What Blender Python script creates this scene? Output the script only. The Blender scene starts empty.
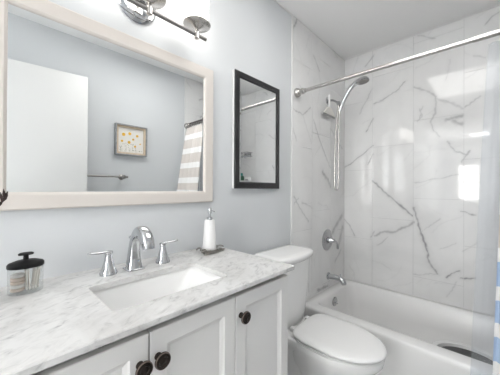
import bpy, bmesh, math, random
import numpy as np
from mathutils import Matrix, Vector
random.seed(7)
SC = bpy.context.scene
COL = SC.collection

# ------------------------------------------------------------------ camera
def cam_axes(yaw, pitch, roll):
    f = Vector((-math.sin(yaw)*math.cos(pitch), math.cos(yaw)*math.cos(pitch), math.sin(pitch)))
    r = Vector((math.cos(yaw), math.sin(yaw), 0)); u = r.cross(f)
    return (math.cos(roll)*r + math.sin(roll)*u, -math.sin(roll)*r + math.cos(roll)*u, f)
cr, cu, cf = cam_axes(math.radians(43.6895), math.radians(.2529), math.radians(.2825))
cam = bpy.data.cameras.new('camera'); cam.sensor_width = 36; cam.lens = 254.34*36/500; cam.clip_start = .02
camo = bpy.data.objects.new('camera', cam); COL.objects.link(camo)
camo.matrix_world = Matrix(((cr.x, cu.x, -cf.x, 1.0), (cr.y, cu.y, -cf.y, 0.0), (cr.z, cu.z, -cf.z, 1.19), (0, 0, 0, 1)))
SC.camera = camo

# ------------------------------------------------------------------ world, light, exposure
VT = SC.view_settings
VT.view_transform = 'Standard'; VT.look = 'None'; VT.gamma = 1; VT.use_curve_mapping = False
VT.exposure = 0.90
world = bpy.data.worlds.new('world'); SC.world = world; world.use_nodes = True
wb = world.node_tree.nodes['Background']; wb.inputs[0].default_value = (1, .98, .95, 1); wb.inputs[1].default_value = 5.0
SHADE_EMIT = 3.4          # glow of the frosted lamp shades
CEIL_EMIT = 1.3            # glow of the ceiling lamp's diffuser and of the added fill panel
def area_light(name, loc, direction, sx, sy, power, col=(1, 1, 1), spread=180):
    l = bpy.data.lights.new(name, 'AREA'); l.shape = 'RECTANGLE'; l.size = sx; l.size_y = sy; l.energy = power; l.color = col
    l.spread = math.radians(spread)
    o = bpy.data.objects.new(name, l); COL.objects.link(o); o.location = loc
    o.rotation_euler = Vector(direction).to_track_quat('-Z', 'Y').to_euler(); return o
# daylight from the window in the wall behind the camera, and the ceiling lamp on that side of the room
area_light('window_daylight', (.59, -3.42, 1.36), (0, 1, 0), .40, .86, 6.5, (1, .992, .978))
area_light('side_fill_light', (1.55, -2.6, 1.4), (-1, 0, 0), 1.2, 1.2, 36, (1, .992, .975))  # added fill light outside the added side window
area_light('panel_fill_light', (.77, .98, 2.352), (0, 0, -1), .54, .84, 2.6, (1, .992, .978), 180)  # added fill light just below the added ceiling panel
area_light('ceiling_lamp_light', (.80, -2.45, 2.333), (0, 0, -1), .28, .28, 4, (1, .992, .978))

# ------------------------------------------------------------------ materials
def inp(n, k, v):
    if k in n.inputs: n.inputs[k].default_value = v
def mat(name, col, rough=.5, metal=0, spec=.5, **kw):
    m = bpy.data.materials.new(name); m.use_nodes = True
    b = m.node_tree.nodes['Principled BSDF']
    inp(b, 'Base Color', (*col, 1)); inp(b, 'Roughness', rough); inp(b, 'Metallic', metal); inp(b, 'Specular IOR Level', spec)
    for k, v in kw.items(): inp(b, k.replace('_', ' '), v)
    return m
def N(m, t, **kw):
    n = m.node_tree.nodes.new(t)
    for k, v in kw.items(): setattr(n, k, v)
    return n
def L(m, a, b): m.node_tree.links.new(a, b)
def bsdf(m): return m.node_tree.nodes['Principled BSDF']
def ramp(m, fac, stops):
    r = N(m, 'ShaderNodeValToRGB'); e = r.color_ramp.elements
    e[0].position, e[0].color = stops[0][0], (*stops[0][1], 1); e[1].position, e[1].color = stops[1][0], (*stops[1][1], 1)
    for p, c in stops[2:]:
        x = e.new(p); x.color = (*c, 1)
    L(m, fac, r.inputs[0]); return r
def noise(m, vec, scale, detail=4, rough=.55, dist=0):
    n = N(m, 'ShaderNodeTexNoise'); inp(n, 'Scale', scale); inp(n, 'Detail', detail); inp(n, 'Roughness', rough); inp(n, 'Distortion', dist)
    if vec is not None: L(m, vec, n.inputs['Vector'])
    return n
def objvec(m, scale=(1, 1, 1), rot=(0, 0, 0)):
    t = N(m, 'ShaderNodeNewGeometry'); mp = N(m, 'ShaderNodeMapping')
    inp(mp, 'Scale', scale); inp(mp, 'Rotation', rot); L(m, t.outputs['Position'], mp.inputs['Vector']); return mp.outputs[0]
def grain(m, scale, strength, dist=.002):
    n = noise(m, objvec(m), scale); b = N(m, 'ShaderNodeBump'); inp(b, 'Strength', strength); inp(b, 'Distance', dist)
    L(m, n.outputs[0], b.inputs['Height']); L(m, b.outputs[0], bsdf(m).inputs['Normal']); return m
def tint_noise(m, scale, c0, c1):
    n = noise(m, objvec(m), scale, 3); r = ramp(m, n.outputs[0], [(.35, c0), (.65, c1)]); L(m, r.outputs[0], bsdf(m).inputs['Base Color']); return m

M = {}
M['paint'] = grain(mat('blue_grey_paint', (.66, .68, .698), .6, spec=.3), 260, .06)
M['ceil'] = grain(mat('ceiling_paint', (.94, .94, .94), .75, spec=.2), 200, .05)
M['white_trim'] = mat('white_trim_paint', (.75, .75, .745), .4)
M['cabinet'] = mat('cabinet_paint', (.80, .792, .78), .32, spec=.45)
M['dark_gap'] = mat('cabinet_recess', (.32, .32, .32), .6)
M['ceramic'] = mat('white_ceramic', (.92, .92, .915), .07, spec=.5)
M['enamel'] = mat('tub_enamel', (.90, .897, .89), .22, spec=.35)
M['plastic'] = mat('white_plastic', (.90, .90, .895), .25)
M['chrome'] = mat('chrome', (.56, .57, .585), .07, 1)
M['deepchrome'] = mat('shaded_chrome', (.45, .45, .46), .10, 1)  # chrome darkened in its colour to stand in for dark reflections
M['nickel'] = mat('brushed_nickel', (.55, .53, .51), .24, 1)
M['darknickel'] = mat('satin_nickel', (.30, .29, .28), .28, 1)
M['mirror'] = mat('mirror_glass', (.90, .915, .915), 0.0, 1)
M['frame'] = grain(mat('cream_frame', (.69, .645, .605), .4), 90, .1)
M['blackframe'] = mat('black_frame', (.022, .022, .024), .16, spec=.6)
M['bronze'] = mat('oil_rubbed_bronze', (.045, .037, .033), .3, .85)
M['copper'] = mat('worn_copper_edge', (.24, .19, .165), .35, .9)
M['black'] = mat('black_lid', (.010, .010, .011), .4, spec=.25)
M['pewter'] = mat('pewter', (.34, .325, .30), .38, .9)
M['grout'] = mat('grout', (.62, .62, .62), .7)
M['bottlewhite'] = mat('matte_white_bottle', (.80, .80, .80), .3)
M['cotton'] = mat('cotton', (.87, .85, .82), .9, spec=.1)
M['stick'] = mat('swab_stick', (.82, .78, .72), .6)
M['sleeve'] = mat('blush_cotton', (.78, .66, .58), .9, spec=.1)
M['floor'] = mat('grey_floor', (.34, .33, .32), .45)
M['basin_dark'] = mat('dark_grey_cloth', (.10, .10, .10), .8)
M['teal'] = mat('teal_plastic', (.03, .30, .27), .3)
M['green'] = mat('green_plastic', (.03, .13, .08), .3)
M['wood'] = tint_noise(mat('pale_wood', (.6, .5, .4), .5), 40, (.62, .50, .37), (.70, .58, .45))
M['greywood'] = tint_noise(mat('grey_wood', (.3, .3, .3), .5), 60, (.26, .27, .28), (.36, .37, .38))
M['paper'] = mat('art_paper', (.80, .78, .74), .8)
M['yellow'] = mat('yellow_petal', (.80, .47, .05), .8)
M['stemgrey'] = mat('grey_stem_ink', (.33, .34, .27), .8)
M['twig'] = mat('dark_dried_leaf', (.035, .018, .016), .7)



M['squeegee'] = mat('pale_squeegee_plastic', (.80, .785, .74), .4)
M['greyrubber'] = mat('grey_rubber', (.35, .35, .35), .6)
def glow(name, col, s):
    m = mat(name, col, .4); b = bsdf(m); inp(b, 'Emission Color', (*col, 1)); inp(b, 'Emission Strength', s); return m
M['bulbglow'] = glow('lit_bulb', (1, .95, .86), 4.5)
M['diffuser'] = glow('lamp_diffuser', (1, .98, .95), CEIL_EMIT)

def shade_mat():
    m = bpy.data.materials.new('frosted_lit_glass'); m.use_nodes = True; nt = m.node_tree; nt.nodes.clear()
    o = N(m, 'ShaderNodeOutputMaterial'); e = N(m, 'ShaderNodeEmission'); e.inputs[0].default_value = (1, .965, .91, 1); e.inputs[1].default_value = SHADE_EMIT
    t = N(m, 'ShaderNodeBsdfTransparent'); t.inputs[0].default_value = (.95, .95, .95, 1); mx = N(m, 'ShaderNodeMixShader'); mx.inputs[0].default_value = .8
    L(m, t.outputs[0], mx.inputs[1]); L(m, e.outputs[0], mx.inputs[2]); L(m, mx.outputs[0], o.inputs[0]); return m
M['shade'] = shade_mat()
def clear_mat(name, tint, opac, rough, dcol, gloss=.12):
    m = bpy.data.materials.new(name); m.use_nodes = True; nt = m.node_tree; nt.nodes.clear()
    o = N(m, 'ShaderNodeOutputMaterial'); t = N(m, 'ShaderNodeBsdfTransparent'); t.inputs[0].default_value = (*tint, 1)
    d = N(m, 'ShaderNodeBsdfDiffuse'); d.inputs[0].default_value = (*dcol, 1)
    tl = N(m, 'ShaderNodeBsdfTranslucent'); tl.inputs[0].default_value = (*dcol, 1)
    dm = N(m, 'ShaderNodeMixShader'); dm.inputs[0].default_value = .5; L(m, d.outputs[0], dm.inputs[1]); L(m, tl.outputs[0], dm.inputs[2])
    g = N(m, 'ShaderNodeBsdfGlossy'); g.inputs['Roughness'].default_value = rough
    a = N(m, 'ShaderNodeMixShader'); a.inputs[0].default_value = opac; L(m, t.outputs[0], a.inputs[1]); L(m, dm.outputs[0], a.inputs[2])
    fr = N(m, 'ShaderNodeLayerWeight'); fr.inputs[0].default_value = .5; pw = N(m, 'ShaderNodeMath', operation='POWER'); pw.inputs[1].default_value = 4; L(m, fr.outputs['Facing'], pw.inputs[0])
    mu = N(m, 'ShaderNodeMath', operation='MULTIPLY'); mu.inputs[1].default_value = gloss; L(m, pw.outputs[0], mu.inputs[0])
    b = N(m, 'ShaderNodeMixShader'); L(m, mu.outputs[0], b.inputs[0]); L(m, a.outputs[0], b.inputs[1]); L(m, g.outputs[0], b.inputs[2])
    L(m, b.outputs[0], o.inputs[0]); return m
M['glass'] = clear_mat('clear_glass', (.95, .96, .96), .10, .02, (.8, .82, .82), .5)
M['pane'] = clear_mat('window_glass', (1, 1, 1), 0, .02, (.8, .8, .8), .3)
M['liner'] = clear_mat('clear_vinyl_liner', (.945, .965, .99), .20, .12, (.90, .935, .98), .4)

def marble_tile():
    m = mat('marble_tile', (.8, .8, .8), .05, spec=.5); b = bsdf(m)
    at = N(m, 'ShaderNodeAttribute', attribute_name='vein')
    cl = noise(m, objvec(m), 2.2, 4, .6, .6); r = ramp(m, cl.outputs[0], [(.3, (.76, .758, .755)), (.72, (.86, .858, .855))])
    mx = N(m, 'ShaderNodeMix', data_type='RGBA'); L(m, at.outputs['Fac'], mx.inputs['Factor']); L(m, r.outputs[0], mx.inputs['A'])
    mx.inputs['B'].default_value = (.31, .31, .32, 1); L(m, mx.outputs['Result'], b.inputs['Base Color']); return m
M['tile'] = marble_tile()
def counter_marble():
    m = mat('carrara_counter', (.8, .8, .8), .18, spec=.45); b = bsdf(m)
    v = objvec(m, (1, 1, 1), (0, 0, math.radians(-28)))
    w = N(m, 'ShaderNodeMapping'); inp(w, 'Scale', (46, 20, 40)); L(m, v, w.inputs['Vector'])
    n1 = noise(m, w.outputs[0], 1.0, 9, .66, .9); r1 = ramp(m, n1.outputs[0], [(.30, (.44, .44, .45)), (.42, (.675, .673, .666)), (.54, (.75, .748, .74))])
    n2 = noise(m, objvec(m), 5.5, 6, .6, .8); r2 = ramp(m, n2.outputs[0], [(.34, (.87, .865, .86)), (.56, (1, 1, 1))])
    mx = N(m, 'ShaderNodeMix', data_type='RGBA', blend_type='MULTIPLY'); mx.inputs['Factor'].default_value = 1
    L(m, r1.outputs[0], mx.inputs['A']); L(m, r2.outputs[0], mx.inputs['B']); L(m, mx.outputs['Result'], b.inputs['Base Color']); return m
M['counter'] = counter_marble()
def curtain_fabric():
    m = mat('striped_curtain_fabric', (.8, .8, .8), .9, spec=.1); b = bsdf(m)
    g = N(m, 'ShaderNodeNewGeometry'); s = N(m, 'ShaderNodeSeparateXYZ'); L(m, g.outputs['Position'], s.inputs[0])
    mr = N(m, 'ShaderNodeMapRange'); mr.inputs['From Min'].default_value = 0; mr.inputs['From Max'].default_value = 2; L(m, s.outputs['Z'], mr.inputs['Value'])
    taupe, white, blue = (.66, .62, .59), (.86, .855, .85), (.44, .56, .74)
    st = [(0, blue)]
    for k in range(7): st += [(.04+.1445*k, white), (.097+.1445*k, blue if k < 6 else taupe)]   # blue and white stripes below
    for k in range(6): st += [(1.092+.147*k, white), (1.147+.147*k, taupe)]                     # taupe and white stripes above: same cloth, change of light painted as colour
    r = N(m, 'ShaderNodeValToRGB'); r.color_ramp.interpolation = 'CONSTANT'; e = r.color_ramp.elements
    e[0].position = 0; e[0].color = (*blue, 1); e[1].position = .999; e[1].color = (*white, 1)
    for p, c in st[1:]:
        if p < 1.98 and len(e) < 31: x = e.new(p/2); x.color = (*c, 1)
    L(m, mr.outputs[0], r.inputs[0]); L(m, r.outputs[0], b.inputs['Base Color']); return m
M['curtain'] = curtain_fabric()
def hall_floor():
    m = mat('hall_wood_floor', (.5, .4, .3), .3); v = objvec(m, (14, 1.2, 1)); n = noise(m, v, 3, 5); r = ramp(m, n.outputs[0], [(.3, (.30, .22, .15)), (.7, (.46, .36, .26))])
    L(m, r.outputs[0], bsdf(m).inputs['Base Color']); return m
M['hallfloor'] = hall_floor()
def floor_tile():
    m = M['floor']; t = N(m, 'ShaderNodeTexBrick'); inp(t, 'Scale', 3.2); inp(t, 'Mortar Size', .008); t.offset = .5
    inp(t, 'Color1', (.50, .49, .48, 1)); inp(t, 'Color2', (.45, .44, .43, 1)); inp(t, 'Mortar', (.66, .66, .65, 1))
    L(m, objvec(m), t.inputs['Vector']); L(m, t.outputs['Color'], bsdf(m).inputs['Base Color'])
floor_tile()

# ------------------------------------------------------------------ geometry helpers
class MB:
    def __init__(self): self.bm = bmesh.new()
    def _merge(self, b, mi=0, mtx=None):
        if mtx is not None: b.transform(mtx)
        for f in b.faces: f.material_index = mi
        me = bpy.data.meshes.new('tmp'); b.to_mesh(me); b.free(); self.bm.from_mesh(me); bpy.data.meshes.remove(me); return self
    def box(self, x0, x1, y0, y1, z0, z1, bev=0, seg=2, mi=0, mtx=None):
        b = bmesh.new(); bmesh.ops.create_cube(b, size=1)
        for v in b.verts: v.co = Vector((x0+(v.co.x+.5)*(x1-x0), y0+(v.co.y+.5)*(y1-y0), z0+(v.co.z+.5)*(z1-z0)))
        if bev: bmesh.ops.bevel(b, geom=list(b.edges), offset=bev, segments=seg, profile=.5, affect='EDGES')
        return self._merge(b, mi, mtx)
    def loft(self, rings, cap0=True, cap1=True, mi=0, closed=True):
        b = bmesh.new(); vs = [[b.verts.new(p) for p in r] for r in rings]; n = len(vs[0])
        for a, c in zip(vs[:-1], vs[1:]):
            for i in range(n if closed else n-1):
                j = (i+1) % n; b.faces.new((a[i], a[j], c[j], c[i]))
        if cap0: b.faces.new(list(reversed(vs[0])))
        if cap1: b.faces.new(vs[-1])
        bmesh.ops.recalc_face_normals(b, faces=b.faces)
        return self._merge(b, mi)
    def lathe(self, prof, c=(0, 0, 0), axis='Z', n=28, mi=0, cap0=True, cap1=True):
        rings = []
        for r, h in prof:
            R = []
            for i in range(n):
                a = 2*math.pi*i/n; p, q = r*math.cos(a), r*math.sin(a)
                R.append({'Z': (p, q, h), 'X': (h, p, q), 'Y': (q, h, p)}[axis])
            rings.append([(c[0]+x, c[1]+y, c[2]+z) for x, y, z in R])
        return self.loft(rings, cap0, cap1, mi)
    def tube(self, pts, rad, n=12, mi=0, sq=2.0, flat=1.0):
        pts = [Vector(p) for p in pts]; rings = []; up = None
        rr = rad if isinstance(rad, (list, tuple)) else [rad]*len(pts)
        for i, p in enumerate(pts):
            t = (pts[min(i+1, len(pts)-1)]-pts[max(i-1, 0)]).normalized()
            if up is None:
                up = Vector((0, 0, 1)) if abs(t.z) < .9 else Vector((0, 1, 0))
            s = t.cross(up).normalized(); up = s.cross(t).normalized(); r = rr[i]; R = []
            for k in range(n):
                a = 2*math.pi*k/n; c, d = math.cos(a), math.sin(a)
                c = math.copysign(abs(c)**(2/sq), c); d = math.copysign(abs(d)**(2/sq), d)
                R.append(p + s*(r*c) + up*(r*d*flat))
            rings.append(R)
        return self.loft(rings, mi=mi)
    def ball(self, c, r, sc=(1, 1, 1), mi=0, rot=None, u=14, v=9):
        b = bmesh.new(); bmesh.ops.create_uvsphere(b, u_segments=u, v_segments=v, radius=r)
        m = Matrix.Translation(c) @ (rot.to_matrix().to_4x4() if rot is not None else Matrix.Identity(4)) @ Matrix.Diagonal((*sc, 1))
        return self._merge(b, mi, m)
    def torus(self, c, R, r, axis='Z', n=28, k=8, mi=0, arc=1.0):
        pts = []
        m = n if arc >= 1 else n+1
        for i in range(m):
            a = 2*math.pi*arc*i/n; p, q = R*math.cos(a), R*math.sin(a)
            pts.append((p, q, a))
        rings = []
        for p, q, a in pts:
            R_ = []
            for j in range(k):
                b = 2*math.pi*j/k; rr = R+r*math.cos(b); h = r*math.sin(b); x, y = rr*math.cos(a), rr*math.sin(a)
                R_.append(tuple(Vector(c)+Vector({'Z': (x, y, h), 'X': (h, x, y), 'Y': (y, h, x)}[axis])))
            rings.append(R_)
        if arc >= 1: rings.append(rings[0])
        return self.loft(rings, arc < 1, arc < 1, mi)
    def prism(self, pts, z0, z1, axis='Z', mi=0):
        f = {'Z': lambda p, h: (p[0], p[1], h), 'X': lambda p, h: (h, p[0], p[1]), 'Y': lambda p, h: (p[0], h, p[1])}[axis]
        return self.loft([[f(p, z0) for p in pts], [f(p, z1) for p in pts]], mi=mi)
    def build(self, name, mats, parent=None, angle=38, smooth=True):
        bmesh.ops.remove_doubles(self.bm, verts=self.bm.verts, dist=1e-6)
        bmesh.ops.recalc_face_normals(self.bm, faces=self.bm.faces)
        me = bpy.data.meshes.new(name)
        if parent is not None: self.bm.transform(Matrix.Translation(-world_loc(parent)))
        self.bm.to_mesh(me); self.bm.free()
        for m in (mats if isinstance(mats, (list, tuple)) else [mats]): me.materials.append(M[m])
        if smooth:
            me.polygons.foreach_set('use_smooth', [True]*len(me.polygons)); me.set_sharp_from_angle(angle=math.radians(angle))
        o = bpy.data.objects.new(name, me); COL.objects.link(o)
        if parent is not None: o.parent = parent
        return o
def world_loc(o):
    v = Vector((0, 0, 0))
    while o is not None: v += o.location; o = o.parent
    return v
def thing(name, label, cat, loc, group=None):
    o = bpy.data.objects.new(name, None); COL.objects.link(o); o.location = loc; o.empty_display_size = .05
    return tag(o, label, cat, group)
def tag(o, label, cat, group=None):
    o['label'] = label; o['category'] = cat
    if group: o['group'] = group
    return o
def struct(mb, name, mats, **kw):
    o = mb.build(name, mats, **kw); o['kind'] = 'structure'; return o
def rrect(x0, x1, y0, y1, r, z, n=8):
    P = []
    for cx, cy, a0 in ((x1-r, y1-r, 0), (x0+r, y1-r, 90), (x0+r, y0+r, 180), (x1-r, y0+r, 270)):
        for i in range(n+1):
            a = math.radians(a0+90*i/n); P.append((cx+r*math.cos(a), cy+r*math.sin(a), z))
    return P
def smoothpath(ctrl, n=8):
    P = [Vector(p) for p in ctrl]; Q = [P[0]*2-P[1]] + P + [P[-1]*2-P[-2]]; out = []
    for i in range(1, len(Q)-2):
        a, b, c, d = Q[i-1:i+3]
        for k in range(n):
            t = k/n; out.append(.5*((2*b)+(c-a)*t+(2*a-5*b+4*c-d)*t*t+(3*b-a-3*c+d)*t**3))
    out.append(P[-1]); return out
def lerp_list(vals, m):
    return [float(x) for x in np.interp(np.linspace(0, len(vals)-1, m), range(len(vals)), vals)]

# ================================================================== the setting
W, D, H, YF = 1.41, 2.30, 2.384, -3.3          # right wall, back tile face, ceiling, front wall
TF = .008                                      # tile face in front of the painted wall
def slab(name, m, *a): return struct(MB().box(*a), name, m, smooth=False)
slab('floor', 'floor', -.12, W+.12, YF-.1, D+.12, -.1, 0)
slab('ceiling', 'ceil', -.12, W+.12, YF-.1, D+.12, H, H+.1)
slab('wall_left', 'paint', -.12, 0, YF-.1, D+.12, 0, H)
wy0, wy1, wz0, wz1 = -3.22, -1.98, .75, 2.05     # side window behind the camera, added to bring in fill light
rw = MB(); rw.box(W, W+.12, YF-.1, wy0, 0, H); rw.box(W, W+.12, wy1, D+.12, 0, H); rw.box(W, W+.12, wy0, wy1, 0, wz0); rw.box(W, W+.12, wy0, wy1, wz1, H)
struct(rw, 'wall_right', 'paint', smooth=False)
wn = MB()
for a in ((wy0, wy0+.035, wz0, wz1), (wy1-.035, wy1, wz0, wz1), (wy0, wy1, wz0, wz0+.035), (wy0, wy1, wz1-.035, wz1), (-2.615, -2.585, wz0, wz1)): wn.box(W+.03, W+.07, *a)
wo = struct(wn, 'added_window', 'white_trim', smooth=False)
MB().box(W+.048, W+.052, wy0+.035, wy1-.035, wz0+.035, wz1-.035).build('pane', 'pane', wo, smooth=False)
slab('wall_back', 'paint', 0, W, D+.012, D+.12, 0, H)
slab('baseboard_right', 'white_trim', W-.014, W, YF+.02, 1.46, 0, .10)
struct(MB().box(0, .013, .80, 1.455, 0, .10, .003).box(0, .013, YF, -.05, 0, .10, .003), 'baseboard_left', 'white_trim')
tr = MB()                                       # casing of the side doorway the open door belongs to
tr.box(W-.016, W, -1.01, -.94, 0, 2.12, .004); tr.box(W-.016, W, -.28, -.21, 0, 2.12, .004); tr.box(W-.016, W, -.94, -.28, 2.05, 2.12, .004)
struct(tr, 'trim_1', 'white_trim')

# --- front wall behind the camera with its daylight window
HY = YF
hw = MB(); hx0, hx1, hz0, hz1 = .38, .80, .92, 1.80
hw.box(0, hx0, HY-.1, HY, 0, H); hw.box(hx1, W, HY-.1, HY, 0, H); hw.box(hx0, hx1, HY-.1, HY, 0, hz0); hw.box(hx0, hx1, HY-.1, HY, hz1, H)
struct(hw, 'wall_front', 'paint', smooth=False)
wn = MB()
for a in ((hx0, hx0+.03, hz0, hz1), (hx1-.03, hx1, hz0, hz1), (hx0, hx1, hz0, hz0+.03), (hx0, hx1, hz1-.03, hz1), (hx0, hx1, 1.345, 1.375)): wn.box(a[0], a[1], HY-.07, HY-.03, a[2], a[3])
wo = struct(wn, 'window_1', 'white_trim', smooth=False)
MB().box(hx0+.03, hx1-.03, HY-.052, HY-.048, hz0+.03, hz1-.03).build('pane', 'pane', wo, smooth=False)

# --- marble tile surround: tiles laid with open joints over a grout bed
VRNG = np.random.default_rng(11)
_ph = VRNG.uniform(0, 6.28, (6, 4))
def wob(u, v, f, k):
    return (np.sin(f*u*1.0+f*.6*v+_ph[k, 0]) + .6*np.sin(f*2.3*v-f*1.7*u+_ph[k, 1]) + .4*np.sin(f*4.1*u+f*3.3*v+_ph[k, 2]))/2
def vein_field(u, v, veins):
    uu = u+.006*wob(u, v, 38, 0)+.0022*wob(u, v, 150, 1); vv = v+.006*wob(u, v, 43, 2)+.0022*wob(u, v, 170, 3)
    out = np.zeros_like(u); md = .55+.45*wob(u, v, 60, 4)
    for pts, w, s in veins:
        lo_u, hi_u = min(p[0] for p in pts)-.08, max(p[0] for p in pts)+.08
        lo_v, hi_v = min(p[1] for p in pts)-.08, max(p[1] for p in pts)+.08
        k = np.nonzero((uu > lo_u) & (uu < hi_u) & (vv > lo_v) & (vv < hi_v))[0]
        if len(k) == 0: continue
        x, y = uu[k], vv[k]; best = np.full(len(k), 9.)
        for (ax, ay), (bx, by) in zip(pts[:-1], pts[1:]):
            dx, dy = bx-ax, by-ay; l2 = dx*dx+dy*dy+1e-9
            t = np.clip(((x-ax)*dx+(y-ay)*dy)/l2, 0, 1); best = np.minimum(best, np.hypot(x-ax-t*dx, y-ay-t*dy))
        ww = max(w, .0065)*(.55+.5*md[k])
        g = s*(np.exp(-(best/(ww*.6))**2)*np.clip(.55+.6*md[k], .25, 1) + .16*np.exp(-(best/(ww*2.6))**2))
        out[k] = np.maximum(out[k], g)
    return out
def faint_veins(u0, u1, v0, v1, n, smax):
    o = []
    for _ in range(n):
        x, y = VRNG.uniform(u0, u1), VRNG.uniform(v0, v1); a = VRNG.choice([.7, .9, 2.2, -.5, .35])+VRNG.normal(0, .25); pts = [(x, y)]
        for _k in range(VRNG.integers(2, 6)):
            a += VRNG.normal(0, .3); x += .07*math.cos(a); y += .07*math.sin(a); pts.append((x, y))
        o.append((pts, VRNG.uniform(.004, .008), VRNG.uniform(.3*smax, smax)))
    return o
def tile_wall(name, put, flip, u0, u1, v0, v1, uedges, seam0, veins, nfaint, smax, depth, grout_box):
    V, F, A = [], [], []; base = 0; st = .005; gap = .0011
    ue = [u0]+[e for e in uedges if u0+.01 < e < u1-.01]+[u1]
    for ci in range(len(ue)-1):
        s = seam0(ci); ve = [v0]+[s+.6*k for k in range(-4, 6) if v0+.01 < s+.6*k < v1-.01]+[v1]
        for ri in range(len(ve)-1):
            a, b, c, d = ue[ci]+gap, ue[ci+1]-gap, ve[ri]+gap, ve[ri+1]-gap
            nu, nv = max(2, int((b-a)/st)), max(2, int((d-c)/st))
            gu, gv = np.meshgrid(np.linspace(a, b, nu+1), np.linspace(c, d, nv+1)); gu, gv = gu.ravel(), gv.ravel()
            A.append(vein_field(gu, gv, veins+faint_veins(a, b, c, d, nfaint, smax)))
            V.append(put(gu, gv, 0*gu))
            i = np.arange(nu)[None, :]+np.arange(nv)[:, None]*(nu+1)+base; q = np.stack([i, i+1, i+nu+2, i+nu+1], -1).reshape(-1, 4)
            F.append(q[:, ::-1] if flip else q); base += len(gu)
            # tile edges going back to the grout
            e = np.array([[a, c], [b, c], [b, d], [a, d]]); V.append(np.concatenate([put(e[:, 0], e[:, 1], np.zeros(4)), put(e[:, 0], e[:, 1], np.full(4, depth))])); A.append(np.zeros(8))
            r = np.array([[0, 4, 5, 1], [1, 5, 6, 2], [2, 6, 7, 3], [3, 7, 4, 0]])+base
            F.append(r[:, ::-1] if flip else r); base += 8
    V = np.concatenate(V).astype(np.float32); F = np.concatenate(F).astype(np.int32); A = np.clip(np.concatenate(A), 0, 1).astype(np.float32)
    me = bpy.data.meshes.new(name); me.vertices.add(len(V)); me.vertices.foreach_set('co', V.ravel())
    me.loops.add(F.size); me.loops.foreach_set('vertex_index', F.ravel()); me.polygons.add(len(F))
    me.polygons.foreach_set('loop_start', np.arange(0, F.size, 4, dtype=np.int32)); me.update(calc_edges=True); me.validate()
    at = me.attributes.new('vein', 'FLOAT', 'POINT'); at.data.foreach_set('value', A)
    me.materials.append(M['tile']); o = bpy.data.objects.new(name, me); COL.objects.link(o); o['kind'] = 'structure'
    g = MB().box(*grout_box).build('grout', 'grout', o, smooth=False)
    return o
VEINS_BACK = [([(0.261, 1.26), (0.363, 1.156), (0.451, 1.073), (0.547, 0.981)], 0.009, 0.9), ([(0.293, 1.234), (0.385, 1.127)], 0.004, 0.4), ([(0.268, 0.793), (0.318, 0.827), (0.43, 0.849), (0.507, 0.895), (0.554, 0.935)], 0.017, 0.6), ([(0.293, 0.716), (0.375, 0.791)], 0.005, 0.4), ([(0.56, 1.047), (0.578, 0.971), (0.602, 0.86), (0.638, 0.747), (0.656, 0.648), (0.708, 0.576)], 0.011, 0.95), ([(0.6, 0.859), (0.674, 0.935), (0.722, 0.973)], 0.005, 0.3), ([(0.005, 0.91), (0.056, 0.859), (0.102, 0.768)], 0.006, 0.7), ([(0.242, 0.772), (0.266, 0.831)], 0.005, 0.5), ([(0.559, 0.534), (0.708, 0.569)], 0.005, 0.35), ([(0.757, 0.561), (0.829, 0.623)], 0.009, 0.9), ([(0.84, 0.573), (0.915, 0.592)], 0.007, 0.9), ([(0.84, 1.042), (0.915, 1.02)], 0.006, 0.7), ([(0.851, 0.759), (0.923, 0.832)], 0.006, 0.3), ([(0.557, 1.981), (0.657, 1.924), (0.697, 1.877), (0.689, 1.761), (0.667, 1.691)], 0.012, 0.5), ([(0.697, 1.862), (0.79, 1.804), (0.844, 1.754)], 0.014, 0.35), ([(0.756, 1.697), (0.806, 1.702), (0.844, 1.701)], 0.022, 0.6), ([(0.79, 1.684), (0.844, 1.646)], 0.024, 0.55), ([(0.766, 1.538), (0.807, 1.465), (0.864, 1.429), (0.881, 1.461)], 0.006, 0.6), ([(0.614, 1.817), (0.592, 1.727)], 0.006, 0.5), ([(0.579, 1.715), (0.611, 1.747), (0.598, 1.81)], 0.005, 0.5), ([(0.855, 1.764), (0.942, 1.816)], 0.006, 0.4), ([(0.559, 1.24), (0.845, 1.299)], 0.004, 0.35), ([(0.845, 1.382), (0.881, 1.448)], 0.007, 0.5), ([(0.003, 1.384), (0.117, 1.459), (0.26, 1.567)], 0.007, 0.75), ([(0.212, 1.408), (0.26, 1.49)], 0.006, 0.6), ([(0.202, 1.695), (0.26, 1.798)], 0.007, 0.65), ([(0.259, 1.917), (0.338, 1.933)], 0.006, 0.6), ([(0.142, 1.855), (0.202, 1.965), (0.251, 2.056)], 0.005, 0.4), ([(0.315, 1.934), (0.442, 1.989), (0.491, 2.043)], 0.007, 0.7), ([(0.966, 2.288), (0.99, 2.33), (1.023, 2.34)], 0.006, 0.5), ([(0.584, 2.375), (0.685, 2.309)], 0.007, 0.4), ([(0.266, 2.343), (0.192, 2.264)], 0.005, 0.5), ([(0.907, 2.103), (0.966, 2.069)], 0.004, 0.35), ([(0.667, 1.691), (0.685, 1.629), (0.721, 1.58)], 0.005, 0.5), ([(0.722, 0.759), (0.813, 0.809)], 0.004, 0.25), ([(0.813, 0.536), (0.763, 0.423)], 0.005, 0.3), ([(0.015, 2.009), (0.052, 2.055)], 0.004, 0.3)]
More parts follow.
